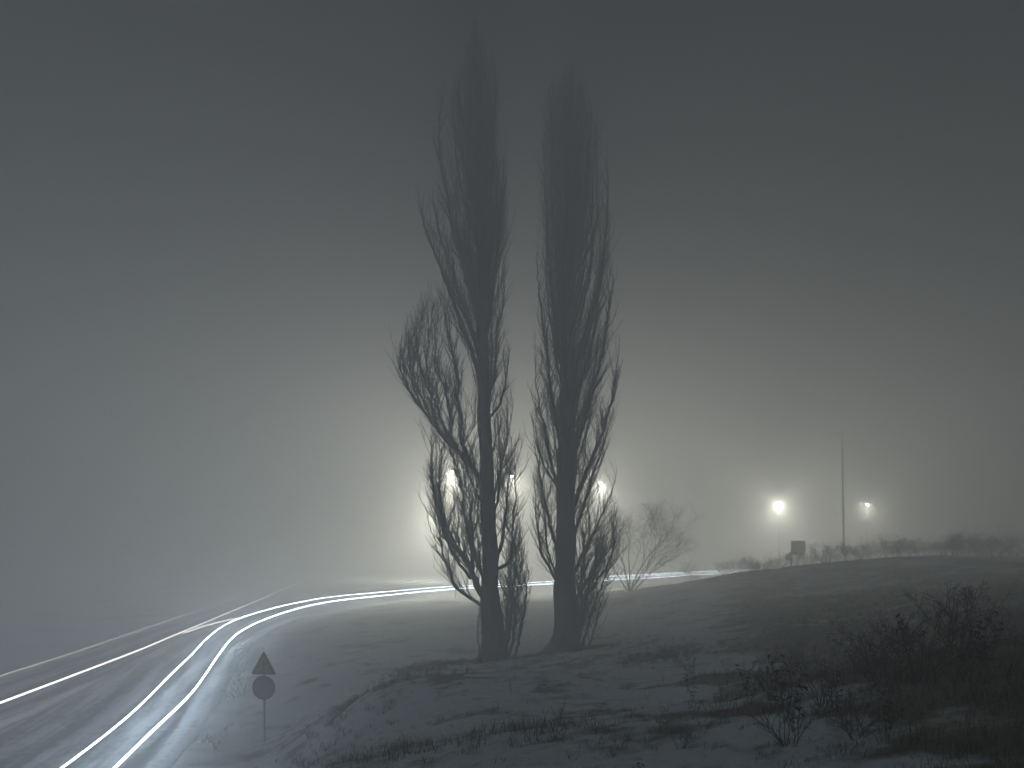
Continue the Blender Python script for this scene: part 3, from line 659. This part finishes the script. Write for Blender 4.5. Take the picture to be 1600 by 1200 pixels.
bare_tree(x, y, [(0.2, 0, 1, 1.5), (-0.4, 0.2, 1, 1.4), (0.7, -.1, 1, 1.3)], 9, 'low bare bush in front of the bright trail at the right end of the bend', name='bare_bush', cat='bush', maxlev=3, r=0.04)

# bushes along the crest of the hill and dark scrub on the near slope
def shrub_mesh(seed, maxlev=3, stems=9):
    rg = random.Random(seed); out = []
    for k in range(stems):
        az = rg.random()*6.283; s_ = rg.uniform(0.1, 0.75)
        free_branch(rg, (math.cos(az)*0.12, math.sin(az)*0.12, -0.1), (math.cos(az)*s_, math.sin(az)*s_, 1), rg.uniform(0.6, 1.0), 0.013, 0, out, maxlev, 0.04, 0.2, (3, 4), (15, 50))
    V, Q_ = tubes([(P, rr) for P, rr, lv in out if lv <= 1], 4); V2, Q2 = tubes([(P, rr) for P, rr, lv in out if lv > 1], 3)
    return mesh_np('stems', V, Q_), mesh_np('twigs', V2, Q2)
PROTO = [shrub_mesh(100+i) for i in range(4)]
for a, b in PROTO: a.materials.append(M_brush); b.materials.append(M_brush)
def shrub(px, py, Y, sc, k, label, group, rz=0.0, yy=None):
    x, y, _ = at(px, py, Y); t = tag(empty('bare_shrub', (x, y, gz(x, y)), rz), label, 'bush', group)
    sc *= 1.0 if 'crest' in group else 0.5; t.scale = (sc, sc, sc)
    a, b = PROTO[k % 4]; link('stem', a, None, t); link('twigs', b, None, t)['kind'] = 'stuff'
    return t
G_C = 'bare shrubs along the crest of the hill'
rg = random.Random(3)
def crest_label(px):
    if px < 1235: return 'dim bare shrub on the hill crest between the light trail and the square board'
    if px < 1262: return 'dim bare shrub on the hill crest right in front of the square board'
    if px < 1320: return 'dim bare shrub on the hill crest between the square board and the tall pole'
    if px < 1365: return 'dim bare shrub on the hill crest between the tall pole and the rightmost lamp'
    return 'dim bare shrub on the hill crest in the row right of the rightmost lamp'
for i in range(46):
    px = 1135+i*10+rg.uniform(-5, 5); Y = 72+rg.uniform(-12, 8)
    sc = rg.uniform(0.8, 1.5)*(1+0.2*max(0, (px-1280)/130))
    shrub(px, 880, Y, sc, i, crest_label(px), G_C, rg.random()*6)
NEAR = [(1205, 1090, 9.5, 1.0, 'bare shrub with long stiff stems in front of the dark scrub on the near slope'),
        (1235, 1195, 7.2, 0.8, 'nearest bare shrub, its thick stems leaving the bottom right of the view'),
        (1290, 1120, 8.6, 0.95, 'bare shrub with drooping seed heads left of the darkest scrub'),
        (1340, 1190, 7.0, 0.75, 'low tangled shrub at the bottom, right of the nearest stems'),
        (1375, 1080, 9.2, 1.25, 'darkest and densest shrub near the right edge of the slope'),
        (1400, 990, 12.5, 1.35, 'tall dark shrub higher up the slope behind the densest one'),
        (1340, 1010, 14, 1.0, 'medium bare shrub half way up the dark slope'),
        (1250, 985, 18, 1.0, 'bare shrub on the open slope below the square board'),
        (1040, 1055, 24, 0.95, 'lone round bare shrub on the snow right of the poplars'),
        (1065, 1195, 7.8, 0.4, 'small twiggy shrub at the bottom, left of the dark scrub'),
        (1440, 1120, 8.5, 1.4, 'large bare shrub at the right of the slope, beyond the dark scrub'),
        (1500, 1050, 10, 1.5, 'rightmost large bare shrub, high on the near bank'),
        (1560, 980, 13, 1.5, 'bare shrub at the far right edge of the view')]
for i, (px, py, Y, sc, lab) in enumerate(NEAR):
    shrub(px, py, Y, sc, i+1, lab, 'bare shrubs on the near slope', i*1.3)
rg = random.Random(8)
SL = 'bare shrub among the loose scrub on the upper right slope'
for i in range(22):
    X = rg.uniform(8, 26); Y = rg.uniform(17, 44)
    if X/Y < 0.36 or X/Y > 0.75: continue
    t = tag(empty('bare_shrub', (X, Y, gz(X, Y)), rg.random()*6), SL, 'bush', 'loose scrub on the upper right slope'); s_ = rg.uniform(0.25, 0.5); t.scale = (s_, s_, s_)
    a, b = PROTO[i % 4]; link('stem', a, None, t); link('twigs', b, None, t)['kind'] = 'stuff'

# withered weeds: stalk with hanging leaves, countable in the foreground
def weed_mesh(seed):
    rg = random.Random(seed); st = []; V, Fc = [], []
    for k in range(rg.randint(3, 5)):
        az = rg.random()*6.283; P = [np.array([math.cos(az)*.03, math.sin(az)*.03, -.05])]; d = np.array([math.cos(az)*.25, math.sin(az)*.25, 1.0]); h = rg.uniform(.5, 1.0)
        for i in range(7):
            d = d+np.array([rg.gauss(0, .12), rg.gauss(0, .12), 0]); d /= np.linalg.norm(d); P.append(P[-1]+d*h/7)
        P = np.array(P); st.append((P, np.linspace(.007, .003, 8)))
        for q in P[2:]:
            for _ in range(rg.randint(1, 3)):
                a2 = rg.random()*6.283; L = rg.uniform(.04, .11); wd = L*.2; o = len(V)
                dx, dy = math.cos(a2), math.sin(a2); drop = rg.uniform(-.9, .3)
                c = [(0, 0, 0), (.45, 1, .1), (1, 0, drop), (.45, -1, .1)]
                for u_, v_, zf in c: V.append((q[0]+dx*L*u_-dy*wd*v_, q[1]+dy*L*u_+dx*wd*v_, q[2]+L*zf))
                V.append((q[0]+dx*L*.5, q[1]+dy*L*.5, q[2]+L*.5*drop-.01))
                Fc += [(o, o+1, o+4), (o+1, o+2, o+4), (o+2, o+3, o+4), (o+3, o, o+4)]
    Vs, Qs = tubes(st, 4)
    return mesh_np('stalks', Vs, Qs), mesh_np('leaves', np.array(V), np.array(Fc), False)
WP = [weed_mesh(50+i) for i in range(5)]
for a, b in WP: a.materials.append(M_brush); b.materials.append(M_leaf)
rg = random.Random(12); cnt = 0
while cnt < 44:
    Y = 6.5+13*rg.random()**1.3; X = (rg.uniform(420, 1600)-800)/F*Y
    if rg.random() > 0.25+0.75*max(0, min(1, X/Y/0.4)): continue
    if gz(X, Y) < 1.5: continue
    right = X/Y > 0.2
    lab = 'withered leafy weed standing in the dark scrub at bottom right' if right else 'withered leafy weed poking out of the snow in the open foreground'
    t = tag(empty('withered_weed', (X, Y, gz(X, Y)), rg.random()*6.28), lab, 'weed', 'withered weeds in the dark scrub' if right else 'withered weeds in the open snow')
    s_ = rg.uniform(.35, .85)*(1.0 if right else 0.45); t.scale = (s_, s_, s_)
    a, b = WP[cnt % 5]; link('stalk', a, None, t); link('leaves', b, None, t)['kind'] = 'stuff'; cnt += 1

# dead grass: tussocks where the snow cover is thin
def grass():
    N = 34000; r = np.random.default_rng(5)
    Y = 5.0+60*r.random(N)**1.6; X = (r.uniform(150, 1750, N)-800)/F*Y
    m = cover_mask(X, Y)*(ground_z(X, Y, False) > 0.05); keep = r.random(N) < m*0.45+0.05
    for P in (road_mid, side_mid): keep &= path_dist(X, Y, P) > 4.6
    # extra collar of tall grass round the poplars and on the crest of the bank
    ex = []
    for cx_, cy_, sx, sy, k in ((-2.2, 31.5, 1.0, .9, 260), (-0.3, 32.6, 1.2, .6, 200), (2.6, 33.8, 1.4, .6, 220), (-3.4, 28, .7, 1.6, 200), (-3.9, 21, .8, 3, 260), (5.2, 26, 1.0, 1.2, 180), (0.3, 10.2, .5, .4, 60), (-1.6, 11, .6, .6, 70)):
        ex.append(np.c_[r.normal(cx_, sx, k), r.normal(cy_, sy, k)])
    ex = np.concatenate(ex); m2 = np.r_[m[keep], np.ones(len(ex))]; X = np.r_[X[keep], ex[:, 0]]; Y = np.r_[Y[keep], ex[:, 1]]
    Z = ground_z(X, Y); n_ = len(X); B = 11
    X = np.repeat(X, B)+r.normal(0, .05, n_*B); Yb = np.repeat(Y, B)+r.normal(0, .05, n_*B); Z = np.repeat(Z, B)-.02
    h = np.repeat(r.uniform(.04, .22, n_)*(0.5+0.8*m2), B)*r.uniform(.5, 1.25, n_*B); az = r.uniform(0, 6.283, n_*B); lean = r.uniform(.2, 1.5, n_*B)
    wdt = np.clip(.0035*np.sqrt(Yb/8), .003, .02); a2 = az+1.57+r.normal(0, .4, n_*B)
    dx, dy = np.cos(az)*lean*h, np.sin(az)*lean*h; wx, wy = np.cos(a2)*wdt, np.sin(a2)*wdt
    p0 = np.stack([X-wx, Yb-wy, Z], 1); p1 = np.stack([X+wx, Yb+wy, Z], 1)
    p2 = np.stack([X+dx*.4+wx*.7, Yb+dy*.4+wy*.7, Z+h*.62], 1); p3 = np.stack([X+dx*.4-wx*.7, Yb+dy*.4-wy*.7, Z+h*.62], 1)
    p4 = np.stack([X+dx, Yb+dy, Z+h*np.maximum(1-.42*lean, .3)], 1)
    V = np.stack([p0, p1, p2, p3, p4], 1).reshape(-1, 3); o = np.arange(n_*B)[:, None]*5
    T = np.concatenate([o+np.array([[0, 1, 2]]), o+np.array([[0, 2, 3]]), o+np.array([[3, 2, 4]])]).astype(int)
    print('grass tufts', n_)
    tag(link('dead_grass', mesh_np('dead_grass', V, T, False), M_grass), 'dry dead grass tufts showing through the thin snow', 'grass', kind='stuff')
grass()

# ---------------------------------------------------------------- roadside sign, square board, tall pole
x, y, _ = at(413, 1160, 25.7); zb = gz(x, y)
t = tag(empty('road_sign', (x, y, zb), R(-8)), 'dark road sign by the bend, a triangle plate above a round plate on one post', 'road sign')
tube_obj('post', [(np.array([[0, 0, -.3], [0, 0, 1], [0, 0, 2.84]]), np.array([.038, .038, .038]))], 10, M_steel, t)
def tri(bm):
    pts = []
    c = [(-.43, 2.17), (.43, 2.17), (0, 2.93)]
    for i in range(3):                        # rounded corners
        p = np.array(c[i]); a = np.array(c[i-1]); b = np.array(c[(i+1) % 3])
        ua = (a-p)/np.linalg.norm(a-p); ub = (b-p)/np.linalg.norm(b-p)
        for k in np.linspace(0, 1, 5):
            q = (1-k)**2*(p+ua*.06)+2*k*(1-k)*p+k*k*(p+ub*.06); pts.append(tuple(q))
    add_prism(bm, pts, -.048, -.040)
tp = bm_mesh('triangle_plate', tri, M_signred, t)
def inner(bm): add_prism(bm, [(-.31, 2.235), (.31, 2.235), (0, 2.785)], -.052, -.0485)
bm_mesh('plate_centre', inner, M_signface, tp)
bm_mesh('exclamation_mark', lambda bm: (add_prism(bm, [(-.022, 2.36), (.022, 2.36), (.034, 2.60), (-.034, 2.60)], -.056, -.0525), add_prism(bm, [(.028*math.cos(k*math.pi/6), 2.305+.028*math.sin(k*math.pi/6)) for k in range(12)], -.056, -.0525)), M_signblack, tp)
def disc(bm, r_=.39, a=-.050, b=-.042): add_prism(bm, [(r_*math.cos(k*math.pi/20), 1.745+r_*math.sin(k*math.pi/20)) for k in range(40)], a, b)
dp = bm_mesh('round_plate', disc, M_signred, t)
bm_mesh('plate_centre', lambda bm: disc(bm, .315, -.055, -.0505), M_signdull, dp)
for z in (1.55, 1.95, 2.32, 2.62): bm_mesh('clamp', lambda bm, z=z: (add_box(bm, 0, 0.004, z, .12, .080, .03, .006)), M_steel, t)

x, y, _ = at(1247, 882, 96); zb = gz(x, y); ztop = at(0, 845, 96)[2]-zb; W = 1.75; Hb = 1.65
t = tag(empty('information_board', (x, y, zb), R(6)), 'square grey board on two legs standing on the hill crest', 'sign board')
bm_mesh('board', lambda bm: add_box(bm, 0, 0, ztop-Hb/2, W, .05, Hb, .01), M_board, t)
bm_mesh('frame', lambda bm: [add_box(bm, 0, -.03, ztop-.02, W+.06, .04, .07), add_box(bm, 0, -.03, ztop-Hb+.02, W+.06, .04, .07),
                             add_box(bm, -W/2, -.031, ztop-Hb/2, .06, .04, Hb-.02), add_box(bm, W/2, -.031, ztop-Hb/2, .06, .04, Hb-.02)], M_steel, t)
for sx in (-.76, .76): bm_mesh('leg', lambda bm, sx=sx: add_box(bm, sx, .055, ztop/2-.2, .08, .05, ztop+.3), M_wood, t)

x, y, _ = at(1320, 878, 104); zb = gz(x, y); zt = at(0, 672, 104)[2]-zb
t = tag(empty('utility_pole', (x, y, zb)), 'tall thin pole fading upward in the fog between the two right-hand lamps', 'pole')
zz = np.linspace(-.4, zt, 10); tube_obj('pole', [(np.c_[-.02*zz, zz*0, zz], np.linspace(.14, .085, 10))], 12, M_wood, t)
bm_mesh('crossarm', lambda bm: add_box(bm, -.02*zt+.02, -.12, zt-.45, 1.0, .09, .1, .01), M_wood, t)
for sx in (-.42, .42): tube_obj('insulator', [(np.array([[sx-.02*zt, -.12, zt-.40], [sx-.02*zt, -.12, zt-.3], [sx-.02*zt, -.12, zt-.22]]), np.array([.03, .05, .02]))], 8, M_steel, t)

# ---------------------------------------------------------------- fog
def fog_box(bm): add_box(bm, 0, 280, 0, 1000, 720, 1)
import bmesh
bm = bmesh.new(); from mathutils import Matrix
ZT, ZB = 30.5, -2.0
bmesh.ops.create_cube(bm, size=1, matrix=Matrix.Translation((0, 280, (ZT+ZB)/2)) @ Matrix.Diagonal((1000, 720, ZT-ZB, 1)))
me = bpy.data.meshes.new('haze'); bm.to_mesh(me); bm.free()
m = bpy.data.materials.new('fog'); m.use_nodes = True; tt = m.node_tree; tt.nodes.clear()
v = tt.nodes.new('ShaderNodeVolumePrincipled'); v.inputs['Color'].default_value = (0.913, 0.912, 0.92, 1); v.inputs['Density'].default_value = FOG
v.inputs['Anisotropy'].default_value = 0.35; v.inputs['Density Attribute'].default_value = ''; v.inputs['Temperature Attribute'].default_value = ''
v.inputs['Color Attribute'].default_value = ''; v.inputs['Blackbody Intensity'].default_value = 0; v.inputs['Emission Strength'].default_value = 0
o_ = tt.nodes.new('ShaderNodeOutputMaterial'); tt.links.new(v.outputs[0], o_.inputs['Volume'])
try: m.cycles.homogeneous_volume = True
except Exception: pass
try: m.cycles.volume_sampling = 'MULTIPLE_IMPORTANCE'
except Exception: pass
tag(link('haze', me, m), kind='stuff')
